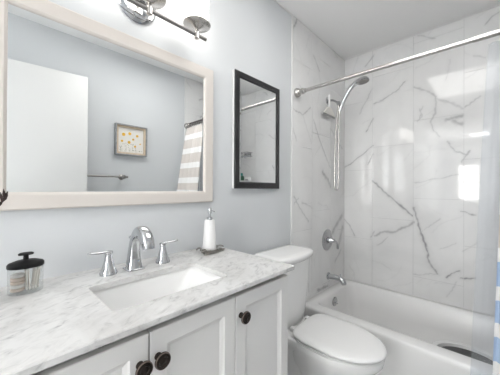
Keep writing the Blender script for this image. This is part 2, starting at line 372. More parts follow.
VEINS_LEFT = [([(1.465, 1.741), (1.585, 1.722), (1.691, 1.801)], 0.007, 0.6), ([(1.585, 1.722), (1.709, 1.532)], 0.004, 0.35), ([(1.738, 1.717), (1.82, 1.591), (2.023, 1.367)], 0.006, 0.65), ([(1.457, 1.608), (1.506, 1.527)], 0.007, 0.5), ([(2.024, 1.697), (2.254, 1.555)], 0.007, 0.6), ([(1.887, 1.327), (1.973, 1.265), (2.018, 1.207)], 0.026, 0.65), ([(1.482, 1.136), (1.538, 1.069), (1.667, 0.952)], 0.006, 0.6), ([(1.482, 1.085), (1.538, 1.126)], 0.005, 0.4), ([(1.577, 1.096), (1.727, 1.045)], 0.006, 0.45), ([(2.031, 0.793), (2.125, 0.868), (2.257, 0.954)], 0.035, 0.55), ([(2.186, 0.692), (2.258, 0.836)], 0.045, 0.5), ([(2.108, 0.557), (2.228, 0.641)], 0.025, 0.4), ([(1.459, 2.286), (1.503, 2.372)], 0.014, 0.6), ([(1.735, 2.208), (1.828, 2.122)], 0.006, 0.6), ([(1.545, 1.927), (1.611, 1.874)], 0.004, 0.3), ([(1.813, 0.399), (1.98, 0.385)], 0.02, 0.6), ([(1.663, 0.53), (1.678, 0.422)], 0.006, 0.4), ([(2.018, 2.407), (2.153, 2.347)], 0.005, 0.3)]

TE = 1.457                                       # where the tile starts on the side walls
tile_wall('wall_back_tile', lambda u, v, d: np.stack([u, D+d, v], -1), False, TF, W-TF, .36, H-.001, [.252+.301*k for k in range(6)],
          lambda i: [.758, .948, 1.12, .80, .95, 1.12][i], VEINS_BACK, 3, .17, .004, (0, W, D+.003, D+.012, .36, H-.001))
tile_wall('wall_left_tile', lambda u, v, d: np.stack([TF-d, u, v], -1), False, TE, D, .0, H-.001, [1.72, 2.02],
          lambda i: [.89, 1.02, .83][i], VEINS_LEFT, 3, .17, .004, (0, TF-.003, TE, D, 0, H-.001))
tile_wall('wall_right_tile', lambda u, v, d: np.stack([W-TF+d, u, v], -1), True, TE+.03, D, .0, H-.001, [1.75, 2.05],
          lambda i: [.8, .95, 1.1][i], faint_veins(1.5, 2.3, .4, 2.3, 22, .8), 3, .3, .004, (W-TF+.003, W, TE+.03, D, 0, H-.001))
struct(MB().box(0, TF+.004, TE-.009, TE, 0, H-.001, .0015), 'trim_2', 'white_trim')
struct(MB().box(W-TF-.004, W, TE+.021, TE+.03, 0, H-.001, .0015), 'trim_3', 'white_trim')
ck = MB(); ck.box(TF, W-TF, D-.005, D, H-.006, H); ck.box(0, .006, YF, TE-.009, H-.006, H); struct(ck, 'trim_4', 'white_trim', smooth=False)

ck = MB(); ck.box(TF, W-TF, D-.006, D, .366, .377, .002); ck.box(TF, TF+.006, 1.565, D, .366, .377, .002); struct(ck, 'trim_5', 'white_trim')

# --- open door, standing ajar beside the towel bar
dm = MB(); dm.box(0, .745, -.018, .018, .012, 2.03, .003)
door = struct(dm, 'door_1', 'white_trim'); hinge, free = Vector((1.352, -.195, 0)), Vector((1.268, .545, 0))
door.location = hinge; door.rotation_euler.z = math.atan2(free.y-hinge.y, free.x-hinge.x)
hd = MB()
for s in (1, -1): hd.lathe([(.026, s*.018), (.026, s*.024), (.010, s*.027), (.010, s*.045), (.024, s*.052), (.027, s*.062), (.018, s*.072)], (.68, 0, .95), 'Y', 18)
ho = hd.build('door_knob', 'nickel'); ho.parent = door

# ================================================================== vanity
van = thing('bathroom_vanity', 'off-white shaker vanity cabinet with three visible doors under the marble worktop', 'cabinet', (.22, .38, 0))
VX, VY0, VY1, CZ0_ = .436, -.03, .786, .8925
b = MB(); T = .017
b.box(.004, VX-.001, VY0, VY0+T, 0, CZ0_-.0005); b.box(.004, VX-.001, VY1-T, VY1, 0, CZ0_-.0005); b.box(.004, .012, VY0, VY1, .10, CZ0_-.0005)
b.box(.004, VX-.001, VY0, VY1, .10, .117); b.box(VX-.075, VX-.06, VY0, VY1, 0, .10); b.box(VX-.018, VX-.001, VY0, VY1, .80, .852)
b.build('body', 'cabinet', van, smooth=False)
def cab_door(y0, y1, z0, z1, knob_y):
    x0, x1 = VX, VX+.019; f, bv, dp = .040, .009, .008
    bm = bmesh.new()
    def ring(x, i): return [bm.verts.new(p) for p in ((x, y0+i, z0+i), (x, y1-i, z0+i), (x, y1-i, z1-i), (x, y0+i, z1-i))]
    R = [ring(x0, 0), ring(x1-.002, 0), ring(x1, .002), ring(x1, f), ring(x1-.003, f+.003), ring(x1-.004, f+.005), ring(x1-dp, f+bv+.004), ring(x1-dp, f+bv+.005)]
    for a, c in zip(R[:-1], R[1:]):
        for i in range(4): bm.faces.new((a[i], a[(i+1) % 4], c[(i+1) % 4], c[i]))
    bm.faces.new(R[-1]); bm.faces.new(list(reversed(R[0]))); mb = MB(); mb.bm.free(); mb.bm = bm
    d = mb.build('door', 'cabinet', van, angle=20)
    k = MB(); c = (x1, knob_y, .812)
    k.lathe([(.0085, 0), (.0085, .003), (.0055, .006), (.0055, .014), (.0145, .018), (.0182, .021), (.0182, .0235)], c, 'X', 26, 0, True, False)
    k.lathe([(.0182, .0235), (.0176, .0256), (.0166, .0262)], c, 'X', 26, 1, False, False)
    k.lathe([(.0166, .0262), (.0155, .0242), (.0112, .0245), (.0104, .0262), (.0094, .0262), (.0082, .0245), (.0052, .0255), (.003, .0268), (.0003, .027)], c, 'X', 26, 0, False, True)
    k.build('knob', ['bronze', 'copper'], d)
for y0, y1, ky in ((-.008, .2525, .2325), (.2555, .511, .2735), (.5135, .776, .533)): cab_door(y0, y1, .115, .872, ky)

# marble worktop with a cut-out over the undermount basin
CX, CY0, CY1, CZ0, CZ1 = .472, -.045, .793, .8925, .909
SX0, SX1, SY0, SY1 = .172, .382, .204, .552
bm = bmesh.new()
n = 8
hole_t = rrect(SX0, SX1, SY0, SY1, .018, CZ1, n); hole_b = [(x, y, CZ0) for x, y, z in hole_t]
def outer(i, z, e):  # the point of the slab's outline that faces corner point i of the hole
    q = i//(n+1); x0, x1, y0, y1 = .001+0*e, CX-e, CY0, CY1-e
    cx, cy = ((x1, y1), (x0, y1), (x0, y0), (x1, y0))[q]; return (cx, cy, z)
def oring(z, e):
    return [bm.verts.new(outer(i, z, e)) for i in (0, n+1, 2*n+2, 3*n+3)]
ht = [bm.verts.new(p) for p in hole_t]; hbt = [bm.verts.new(p) for p in hole_b]
ot, o2, o3, ob = oring(CZ1, .003), oring(CZ1-.003, 0), oring(CZ0+.002, 0), oring(CZ0, .002)
m_ = len(ht)
for i in range(m_):
    j = (i+1) % m_; bm.faces.new((ht[j], ht[i], hbt[i], hbt[j]))
for top, hl in ((ot, ht), (ob, hbt)):
    for q in range(4):
        c = hl[q*(n+1):(q+1)*(n+1)]
        for a, d in zip(c[:-1], c[1:]): bm.faces.new((top[q], d, a))
        q2 = (q+1) % 4; bm.faces.new((top[q], top[q2], hl[(q2*(n+1)) % m_], c[-1]))
for a, c in ((ot, o2), (o2, o3), (o3, ob)):
    for q in range(4): bm.faces.new((a[q], a[(q+1) % 4], c[(q+1) % 4], c[q]))
mb = MB(); mb.bm.free(); mb.bm = bm
ct = mb.build('countertop', 'counter', angle=25); tag(ct, 'white marble worktop with grey veining and a rectangular sink cut-out', 'countertop')
# basin
sk = MB(); g = .006
sk.loft([rrect(SX0-.02, SX1+.02, SY0-.02, SY1+.02, .03, CZ0-.001), rrect(SX0-g, SX1+g, SY0-g, SY1+g, .024, CZ0-.001), rrect(SX0-g+.002, SX1+g-.002, SY0-g+.003, SY1+g-.003, .024, CZ0-.006),
         rrect(SX0+.012, SX1-.010, SY0+.030, SY1-.085, .03, CZ0-.105), rrect(SX0+.022, SX1-.02, SY0+.05, SY1-.105, .03, CZ0-.118), rrect(SX0+.10, SX1-.08, SY0+.16, SY1-.17, .012, CZ0-.124)], False, True)
sk.loft([rrect(SX0-.02, SX1+.02, SY0-.02, SY1+.02, .03, CZ0-.001), rrect(SX0-.02, SX1+.02, SY0-.02, SY1+.02, .03, CZ0-.012), rrect(SX0-.005, SX1+.005, SY0+.01, SY1-.06, .03, CZ0-.13)], False, True)
sko = thing('undermount_sink', 'white rectangular ceramic sink sunk below the marble worktop', 'sink', ((SX0+SX1)/2, (SY0+SY1)/2, CZ0-.13))
sk.build('basin', 'ceramic', sko, angle=50)
MB().lathe([(.022, 0), (.022, .003), (.017, .005), (.002, .004)], ((SX0+SX1)/2+.01, (SY0+SY1)/2-.01, CZ0-.124), 'Z', 22).build('drain', 'chrome', sko)

# faucet
fc = thing('faucet', 'chrome widespread faucet with arched spout and two lever handles behind the sink', 'faucet', (.098, .362, CZ1))
f = MB(); f.box(.070, .126, .334, .390, CZ1, CZ1+.006, .002)
path = smoothpath([(.098, .362, CZ1+.004), (.098, .362, .945), (.102, .362, .985), (.113, .362, 1.018), (.135, .362, 1.041), (.163, .362, 1.046), (.190, .362, 1.034), (.207, .362, 1.012), (.212, .362, .996)], 6)
f.tube(path, lerp_list([.026, .021, .0175, .016, .0165, .0185, .020, .019, .0165], len(path)), 20, sq=2.9)
f.build('spout', 'chrome', fc, angle=50)
MB().tube([(.068, .362, .975), (.068, .362, 1.012)], [.003, .003], 8).lathe([(.003, 0), (.006, .003), (.006, .008), (.002, .011)], (.068, .362, 1.010), 'Z', 12).tube([(.068, .362, .978), (.082, .362, .972)], .003, 8).build('lift_rod', 'chrome', fc)
def lever(y, s):
    h_ = MB().lathe([(.026, 0), (.026, .006), (.024, .009), (.0185, .025), (.013, .045), (.0105, .060), (.0105, .066), (.013, .068), (.013, .071), (.006, .075)], (.093, y, CZ1), 'Z', 26).build('handle', 'chrome', fc)
    MB().tube([(.091, y-s*.012, CZ1+.0725), (.093, y, CZ1+.0735), (.094, y+s*.03, CZ1+.0735), (.096, y+s*.052, CZ1+.076), (.096, y+s*.060, CZ1+.0765)], [.003, .0055, .0052, .0065, .004], 12, flat=.75).build('lever', 'chrome', h_)
lever(.283, -1); lever(.472, 1)

# ================================================================== things on the worktop
sd = thing('soap_dispenser', 'tapered white soap dispenser with a chrome pump standing on a leaf tray', 'soap dispenser', (.095, .69, CZ1+.010))
sc_ = (.095, .69, 0)
MB().lathe([(.029, .921), (.0305, .924), (.030, .935), (.0225, 1.048), (.020, 1.052), (.012, 1.053)], sc_, 'Z', 30).build('bottle', 'bottlewhite', sd)
MB().lathe([(.0125, 1.053), (.0125, 1.063), (.005, 1.065), (.005, 1.078), (.0085, 1.080), (.0085, 1.102), (.005, 1.104)], sc_, 'Z', 20).tube([(.095, .69, 1.094), (.115, .69, 1.094), (.128, .69, 1.090)], [.004, .0035, .003], 10).build('pump', 'chrome', sd)
ty = thing('leaf_tray', 'dark pewter tray of twigs and leaves under the soap dispenser', 'tray', (.095, .70, CZ1))
t = MB(); t.lathe([(.034, 0), (.035, .003), (.034, .0105), (.030, .0118)], (.095, .69, CZ1), 'Z', 26)
t.build('base', 'pewter', ty)
def leaf(x, y, z, a, ln, tilt):
    rings = []
    for k in range(9):
        q = k/8; w = ln*.30*math.sin(math.pi*min(1, q*1.02+.03))**.8; h = z+math.sin(q*math.pi)*.010+q*tilt*1.5
        cx, cy = x+math.cos(a)*ln*q, y+math.sin(a)*ln*q; px, py = -math.sin(a), math.cos(a)
        rings.append([(cx+px*w, cy+py*w, h+.003), (cx, cy, h+.0005), (cx-px*w, cy-py*w, h+.003), (cx, cy, h-.0025)])
    return MB().loft(rings).build('leaf', 'pewter', ty, angle=60)
for a, ln, x, y, tl in ((1.2, .040, .100, .718, .008), (1.9, .036, .088, .716, .006), (.5, .032, .118, .710, .002), (-1.3, .040, .104, .664, .008), (-.7, .034, .118, .672, .004), (-2.0, .034, .090, .664, .006), (2.6, .026, .070, .700, .004)):
    leaf(x, y, CZ1+.006, a, ln, tl)
tw = MB(); tw.tube(smoothpath([(.135, .635, CZ1+.005), (.133, .665, CZ1+.009), (.131, .695, CZ1+.005), (.128, .725, CZ1+.009), (.112, .760, CZ1+.006)], 5), .0045, 8)
tw.tube(smoothpath([(.118, .630, CZ1+.012), (.126, .645, CZ1+.020), (.131, .655, CZ1+.008)], 5), .0035, 8); tw.build('twig', 'pewter', ty)

# jar
jc = (.090, .080)
def oval(a, b, z, n=32): return [(jc[0]+a*math.cos(2*math.pi*i/n), jc[1]+b*math.sin(2*math.pi*i/n), z) for i in range(n)]
jr = thing('glass_jar', 'oval clear glass jar with black knobbed lid holding cotton swabs', 'jar', (jc[0], jc[1], CZ1))
MB().loft([oval(.020, .028, CZ1+.0004), oval(.026, .0355, CZ1+.001), oval(.0275, .037, CZ1+.004), oval(.0275, .037, CZ1+.069)], True, False).build('glass_body', 'glass', jr, angle=60)
lid = MB().loft([oval(.0285, .038, CZ1+.068), oval(.0295, .039, CZ1+.070), oval(.0295, .039, CZ1+.077), oval(.027, .036, CZ1+.081), oval(.016, .022, CZ1+.086), oval(.007, .010, CZ1+.0875)]).build('lid', 'black', jr)
MB().loft([oval(.0045, .006, CZ1+.087), oval(.0042, .0055, CZ1+.099), oval(.010, .016, CZ1+.100), oval(.0105, .0165, CZ1+.104), oval(.008, .013, CZ1+.106)]).build('knob', 'black', lid)
def swab():
    o = MB(); o.tube([(0, 0, .004), (0, 0, .054)], .0011, 6, 1)
    for z in (.004, .054): o.ball((0, 0, z), .0024, (1, 1, 2.0), 0, u=8, v=6)
    return tag(o.build('cotton_swab', ['cotton', 'stick']), 'white cotton swab standing among the others inside the glass jar', 'cotton swab', 'cotton swabs in the jar')
s0 = swab(); spots = []
random.seed(3)
for r in range(5):
    for c in range(5): spots.append((jc[0]-.014+.0068*r+random.uniform(-.0006, .0006), jc[1]+.0015+.0058*c+random.uniform(-.0006, .0006)))
spots = [p for p in spots if ((p[0]-jc[0])/.0205)**2+((p[1]-jc[1])/.029)**2 < 1]
for i, (x, y) in enumerate(spots):
    o = s0 if i == 0 else s0.copy()
    if i: COL.objects.link(o)
    o.location = (x, y, CZ1+.0075); o.rotation_euler = (random.uniform(-.02, .02)-.10*(1 if y > jc[1]+.012 else -.4), random.uniform(-.03, .03), 0)
for i, z in enumerate((0, .0092, .0184, .0276, .0368)):
    p = MB().lathe([(.0005, 0), (.014, .001), (.0155, .0045), (.014, .008), (.0005, .009)], (jc[0]-.001, jc[1]-.0165, CZ1+.0065+z), 'Z', 20).build('cotton_pad', 'sleeve' if i in (0, 2, 3) else 'cotton')
    tag(p, ['blush cotton pad at the bottom of the pile in the glass jar', 'white cotton pad second from the bottom of the pile in the glass jar', 'blush cotton pad in the middle of the pile in the glass jar', 'blush cotton pad just under the topmost pad in the glass jar', 'white cotton pad on top of the pile in the glass jar'][i], 'cotton pad', 'cotton pads in the jar')

# dried spray whose tip reaches in front of the mirror frame
va = thing('dried_leaf_spray', 'dark brown dried leaf spray whose tip crosses the mirror frame corner', 'dried plant', (.135, -.012, CZ1))
MB().lathe([(.018, 0), (.022, .003), (.027, .03), (.022, .075), (.011, .115), (.012, .125), (.009, .125), (.008, .110)], (.135, -.012, CZ1), 'Z', 24).build('vase', 'bronze', va)
rng = random.Random(5)
sp = MB()
base, tip = Vector((.135, -.012, CZ1+.11)), Vector((.112, .036, 1.160))
stem = smoothpath([base, base.lerp(tip, .5)+Vector((0, -.008, .012)), tip], 8); sp.tube(stem, .0016, 6)
for k, p in enumerate(stem[5:]):
    for s in (1, -1):
        d = Vector((rng.uniform(-.2, .2), s*rng.uniform(.15, .5)+.15, 1)).normalized()*rng.uniform(.020, .030)
        q = p+d*.5; w = d.cross(Vector((1, .3, 0))).normalized()*.0036
        sp.loft([[tuple(p+w*.2), tuple(p+Vector((.001, 0, 0))), tuple(p-w*.2)], [tuple(q+w), tuple(q+Vector((.0016, 0, 0))), tuple(q-w)], [tuple(p+d+w*.15), tuple(p+d+Vector((.0006, 0, 0))), tuple(p+d-w*.15)]])
sp.build('spray', 'twig', va, angle=80)

# ================================================================== wall mirror and cabinet
def picture_frame(mb, x0, x1, y0, y1, z0, z1, w, lip=.004, mi=0):
    rings = []
    prof = [(x0, 0), (x1-.003, 0), (x1, .004), (x1, w-.008), (x1-.004, w-.002), (x1-.009, w), (x0+.003, w), (x0, w)]
    for x, i in prof: rings.append([(x, y0+i, z0+i), (x, y1-i, z0+i), (x, y1-i, z1-i), (x, y0+i, z1-i)])
    rings.append(rings[0]); return mb.loft(rings, False, False, mi)
def bevel_glass(mb, x, y0, y1, z0, z1, bw, dz, x_back):
    R = [[(xx, y0+i, z0+i), (xx, y1-i, z0+i), (xx, y1-i, z1-i), (xx, y0+i, z1-i)] for xx, i in ((x_back, 0), (x-dz, 0), (x, bw))]
    return mb.loft(R, True, True)
mi_ = thing('wall_mirror', 'wide wall mirror in a cream wooden frame above the sink', 'mirror', (0, .38, 1.125))
fm = MB(); picture_frame(fm, .001, .020, -.008, .768, 1.125, 1.762, .052); fm.build('frame', 'frame', mi_, angle=25)
bevel_glass(MB(), .0105, .0435, .720, 1.173, 1.714, .011, .00012, .004).build('mirror_pane', 'mirror', mi_, smooth=False)
mc = thing('medicine_cabinet', 'black-framed mirrored medicine cabinet on the wall above the toilet', 'cabinet', (0, 1.098, 1.19))
MB().box(.001, .016, .9065, 1.290, 1.191, 1.817, .001).build('box', 'white_trim', mc, smooth=False)
fm = MB(); picture_frame(fm, .0165, .026, .907, 1.290, 1.190, 1.818, .038); fm.build('frame', 'blackframe', mc, angle=25)
bevel_glass(MB(), .0215, .940, 1.257, 1.223, 1.785, .012, .0006, .0168).build('mirror_pane', 'mirror', mc, smooth=False)

# ================================================================== vanity light
vl = thing('vanity_light', 'three-lamp nickel vanity light with frosted glass shades above the mirror', 'light fixture', (0, .405, 1.90))
MB().lathe([(.074, .001), (.076, .006), (.070, .012), (.056, .016), (.052, .022), (.030, .026), (.002, .027)], (0, .405, 1.905), 'X', 40).build('backplate', 'chrome', vl)
BZ, BX = 1.826, .112
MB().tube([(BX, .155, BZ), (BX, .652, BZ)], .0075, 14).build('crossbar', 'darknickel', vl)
MB().tube(smoothpath([(.02, .405, 1.89), (.075, .405, 1.885), (BX-.012, .405, 1.865), (BX, .405, BZ)], 6), .0085, 12).build('arm', 'nickel', vl)
for y in (.205, .405, .606):
    cu_ = MB().lathe([(.005, -.017), (.0105, -.015), (.0105, .012), (.007, .014), (.007, .024), (.014, .026), (.022, .032), (.030, .036), (.054, .039), (.057, .042), (.054, .045), (.030, .046)], (BX, y, BZ), 'Z', 30).build('lamp_cup', 'nickel', vl)
    sh = MB().lathe([(.046, .046), (.0475, .050), (.0475, .205), (.0455, .205), (.0455, .050)], (BX, y, BZ), 'Z', 32, 0, False, False).build('glass_shade', 'shade', vl)
    MB().lathe([(.017, .0), (.018, .035), (.014, .04), (.011, .05)], (BX, y, BZ+.046), 'Z', 20).build('socket', 'plastic', sh)
    MB().lathe([(.010, .0), (.020, .025), (.024, .045), (.018, .065), (.004, .073)], (BX, y, BZ+.096), 'Z', 18).build('bulb', 'bulbglow', sh)

# ceiling lamp (out of the frame, behind the camera)
def dome(x, y, r, label):
    cl = thing('ceiling_lamp', label, 'ceiling lamp', (x, y, H))
    MB().lathe([(r, 0), (r, -.03), (r-.01, -.035)], (x, y, H), 'Z', 40).build('housing', 'white_trim', cl)
    MB().lathe([(r-.011, -.0352), (r-.02, -.040), (r*.5, -.045), (.002, -.047)], (x, y, H), 'Z', 40).build('diffuser', 'diffuser', cl)
dome(.80, -2.45, .17, 'flat round ceiling lamp near the window in the wall opposite the tub')
cp = thing('added_fill_panel', 'added white rectangular fill-light panel on the ceiling above the floor before the vanity and toilet', 'ceiling lamp', (.77, .98, H))  # unseen panel added to spread even fill light
pm = MB()
for a in ((.47, .50, .53, 1.43), (1.04, 1.07, .53, 1.43), (.50, 1.04, .53, .56), (.50, 1.04, 1.40, 1.43)): pm.box(*a, H-.03, H)
pm.build('frame', 'white_trim', cp, smooth=False); MB().box(.50, 1.04, .56, 1.40, H-.024, H-.004).build('diffuser', 'diffuser', cp, smooth=False)

# ================================================================== toilet
TY = 1.225
LY = 1.243
to = thing('toilet', 'white two-piece toilet with closed lid between vanity and tub', 'toilet', (.35, TY, 0))
def egg(xb, xt, w, z, sq=1.0, n=44, f=.42, yc=TY):
    P = []; xm = xb+(xt-xb)*f
    for i in range(n):
        a = 2*math.pi*i/n; c, s = math.cos(a), math.sin(a)
        x = xm+(xt-xm)*c if c >= 0 else xm+(xm-xb)*math.copysign(abs(c)**(.55*sq), c)
        y = w/2*math.copysign(abs(s)**(1 if c >= 0 else .8), s); P.append((x, LY+y, z))
    return P
b = MB()
b.loft([egg(.14, .50, .225, 0), egg(.13, .505, .23, .02), egg(.15, .47, .205, .07), egg(.16, .45, .195, .16), egg(.17, .47, .215, .24), egg(.19, .545, .25, .29), egg(.205, .615, .295, .35), egg(.215, .643, .312, .385), egg(.218, .648, .318, .410), egg(.225, .642, .306, .417)], True, True)
b.loft([rrect(.035, .30, TY-.10, TY+.10, .03, .16), rrect(.035, .30, TY-.10, TY+.10, .03, .34), rrect(.03, .32, TY-.120, TY+.120, .03, .37), rrect(.03, .32, TY-.125, TY+.125, .03, .408), rrect(.036, .316, TY-.118, TY+.118, .03, .416)], True, True)
b.build('bowl', 'ceramic', to, angle=60)
def lid_ring(i, z):
    P = []; xb, xt, w = .229+i, .657-i, .330-2*i; xm = xb+(xt-xb)*.51
    for k in range(56):
        a = 2*math.pi*k/56; c, s = math.cos(a), math.sin(a)
        x = xm+(xt-xm)*c if c >= 0 else xm-(xm-xb)*abs(c)**.34
        P.append((x, LY+w/2*math.copysign(abs(s)**(1 if c >= 0 else .52), s), z))
    return P
MB().loft([lid_ring(.012, .4175), lid_ring(.008, .420), lid_ring(.008, .427), lid_ring(.014, .430)]).build('seat', 'plastic', to, angle=50)
MB().loft([lid_ring(.008, .4350), lid_ring(.002, .438), lid_ring(0, .444), lid_ring(.004, .4505), lid_ring(.014, .4550), lid_ring(.05, .4568)]).build('lid', 'plastic', to, angle=60)
for s in (1, -1):
    MB().box(.200, .236, LY+s*.075-.016, LY+s*.075+.016, .4155, .440, .006).build('hinge', 'plastic', to)
def tank(z, x0, x1, hw, bow, r=.03):
    P = rrect(x0, x1, TY-hw, TY+hw, r, z, 6); out = []
    for x, y, zz in P:
        q = (y-TY)/hw; fx = (x-x0)/(x1-x0); out.append((x-bow*q*q*fx, y, zz))
    # extra points along the bowed front
    fr = []
    for k in range(1, 12):
        y = TY-hw+r+(2*hw-2*r)*k/12; q = (y-TY)/hw; fr.append((x1-bow*q*q, y, z))
    return out+fr
b = MB(); b.loft([tank(.417, .050, .185, .098, .012), tank(.424, .042, .196, .109, .015), tank(.47, .038, .206, .122, .02), tank(.62, .034, .216, .148, .028), tank(.787, .032, .224, .169, .034)], True, True); b.build('tank', 'ceramic', to, angle=55)
b = MB(); b.loft([tank(.787, .026, .234, .178, .036), tank(.791, .022, .239, .184, .038), tank(.808, .020, .241, .187, .038), tank(.818, .022, .238, .184, .038), tank(.824, .030, .226, .174, .036), tank(.826, .05, .19, .15, .03)], True, True); b.build('tank_lid', 'ceramic', to, angle=60)

# ================================================================== bathtub
tb = thing('bathtub', 'white alcove bathtub under the marble tile walls', 'bathtub', (W/2, 1.93, 0))
X0, X1, Y0, Y1, RZ = TF+.001, W-TF-.001, 1.562, D-.001, .371
b = MB()
b.loft([rrect(X0, X1, Y0+.012, Y1, .006, 0), rrect(X0, X1, Y0+.012, Y1, .006, .05), rrect(X0, X1, Y0+.004, Y1, .006, .30), rrect(X0, X1, Y0, Y1, .008, RZ-.03), rrect(X0, X1, Y0, Y1, .010, RZ-.012), rrect(X0+.001, X1-.001, Y0+.004, Y1-.001, .012, RZ-.003), rrect(X0+.003, X1-.003, Y0+.014, Y1-.003, .014, RZ),
        rrect(X0+.055, X1-.06, Y0+.085, Y1-.050, .05, RZ-.001), rrect(X0+.066, X1-.075, Y0+.097, Y1-.060, .06, RZ-.006), rrect(X0+.074, X1-.09, Y0+.104, Y1-.068, .065, RZ-.022), rrect(X0+.095, X1-.16, Y0+.125, Y1-.085, .08, .20), rrect(X0+.115, X1-.24, Y0+.145, Y1-.105, .09, .09),
        rrect(X0+.150, X1-.29, Y0+.18, Y1-.14, .09, .062), rrect(X0+.25, X1-.40, Y0+.26, Y1-.22, .05, .058)], True, True)
b.build('tub_body', 'enamel', tb, angle=60)
ov = MB(); oc = (X0+.083, 1.925, .300)
ov.lathe([(.036, 0), (.036, .006), (.030, .010), (.012, .012), (.002, .012)], oc, 'X', 28); ov.build('overflow_plate', 'deepchrome', tb)
MB().tube([(oc[0]+.010, oc[1], oc[2]-.004), (oc[0]+.028, oc[1]+.004, oc[2]-.012)], [.006, .004], 10).build('overflow_lever', 'chrome', tb)
MB().lathe([(.026, 0), (.026, .003), (.02, .004), (.002, .002)], (X0+.28, 1.95, .0625), 'Z', 22).build('drain', 'chrome', tb)

bs = thing('wash_basin', 'white-rimmed oval basin with a dark grey inside, sitting in the tub behind the curtain', 'basin', (.905, 1.875, .063))
def bas(a, b_, z, n=40): return [(.905+a*math.cos(2*math.pi*i/n), 1.875+b_*math.sin(2*math.pi*i/n), z) for i in range(n)]
MB().loft([bas(.115, .085, .0635), bas(.125, .095, .10), bas(.152, .125, .238), bas(.172, .148, .246), bas(.170, .146, .255), bas(.150, .126, .252), bas(.12, .09, .10), bas(.11, .08, .085)]).build('bowl', 'plastic', bs, angle=60)
MB().loft([bas(.116, .086, .100), bas(.142, .117, .236), bas(.136, .110, .242), bas(.07, .05, .244)]).build('cloth', 'basin_dark', bs, angle=60)

# ================================================================== shower fittings on the tiled side wall
XW = TF
vv = thing('shower_valve', 'round chrome shower valve plate with a drop lever on the marble wall', 'valve', (XW, 1.965, .77))
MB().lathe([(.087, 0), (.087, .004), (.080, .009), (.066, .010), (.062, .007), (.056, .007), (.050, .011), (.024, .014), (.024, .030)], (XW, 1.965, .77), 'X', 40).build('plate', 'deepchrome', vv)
MB().lathe([(.024, .012), (.026, .030), (.021, .040), (.015, .052), (.013, .066), (.004, .070)], (XW, 1.965, .77), 'X', 26).build('hub', 'chrome', vv)
MB().tube(smoothpath([(XW+.054, 1.965, .77), (XW+.068, 1.985, .762), (XW+.072, 2.004, .735), (XW+.072, 2.008, .700)], 5), lerp_list([.009, .007, .008, .009], 16), 12).build('lever', 'chrome', vv)
sp_ = thing('tub_spout', 'chrome tub filler spout over the tub rim', 'spout', (XW, 1.985, .47))
MB().lathe([(.030, 0), (.030, .006), (.024, .012)], (XW, 1.985, .468), 'X', 24).tube(smoothpath([(XW+.005, 1.985, .468), (XW+.06, 1.985, .470), (XW+.105, 1.985, .464), (XW+.130, 1.985, .446), (XW+.136, 1.985, .428)], 6), lerp_list([.022, .021, .022, .023, .019], 25), 18).build('spout_body', 'chrome', sp_)
MB().tube([(XW+.105, 1.985, .482), (XW+.105, 1.985, .496)], .003, 8).ball((XW+.105, 1.985, .500), .006).build('diverter_knob', 'chrome', sp_)

sh_ = thing('hand_shower', 'chrome hand shower on its arm with a looped metal hose', 'shower head', (XW, 1.965, 1.915))
SY = 1.965
MB().lathe([(.031, 0), (.031, .004), (.022, .012), (.011, .015)], (XW, SY, 1.92), 'X', 26).build('flange', 'chrome', sh_)
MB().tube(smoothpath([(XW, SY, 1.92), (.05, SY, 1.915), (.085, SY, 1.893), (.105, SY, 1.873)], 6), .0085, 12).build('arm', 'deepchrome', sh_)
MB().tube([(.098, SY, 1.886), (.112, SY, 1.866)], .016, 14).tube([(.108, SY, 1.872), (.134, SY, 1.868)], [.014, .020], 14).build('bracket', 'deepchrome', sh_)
hpath = smoothpath([(.112, SY, 1.815), (.128, SY, 1.855), (.150, SY, 1.900), (.185, SY, 1.955), (.225, SY, 1.995), (.262, SY, 2.012)], 6)
MB().tube(hpath, lerp_list([.012, .016, .0145, .0145, .017, .022], len(hpath)), 14).build('handle', 'chrome', sh_)
hd_ = MB(); hd_.lathe([(.018, .022), (.036, .016), (.046, .004), (.047, -.006), (.044, -.010)], (0, 0, 0), 'Z', 30, 0, True, False)
hd_.lathe([(.044, -.010), (.036, -.011), (.034, -.009), (.022, -.009), (.020, -.011), (.002, -.011)], (0, 0, 0), 'Z', 30, 1, False, True)
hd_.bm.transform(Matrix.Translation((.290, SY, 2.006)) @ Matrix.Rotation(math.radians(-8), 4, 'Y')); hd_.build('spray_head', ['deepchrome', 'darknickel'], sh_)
ho_path = smoothpath([(.112, SY, 1.816), (.108, SY+.006, 1.76), (.100, SY+.010, 1.60), (.098, SY+.010, 1.40), (.099, SY+.008, 1.26), (.098, SY+.004, 1.205), (.090, SY-.004, 1.186), (.080, SY-.012, 1.205), (.078, SY-.013, 1.32), (.080, SY-.013, 1.50), (.089, SY-.010, 1.70), (.100, SY-.005, 1.82), (.103, SY, 1.862)], 10)
MB().tube(ho_path, .0078, 10).build('hose', 'nickel', sh_)
sq = thing('squeegee', 'pale plastic squeegee hanging blade down from the shower arm', 'squeegee', (.045, 1.93, 1.80))
MB().box(.034, .047, 1.925, 1.942, 1.845, 1.955, .004).build('handle', 'plastic', sq)
MB().prism([(1.905, 1.850), (1.960, 1.850), (2.03, 1.792), (1.835, 1.792)], .032, .046, 'X').build('head', 'squeegee', sq)
MB().box(.036, .041, 1.833, 2.032, 1.778, 1.793).build('blade', 'greyrubber', sq)

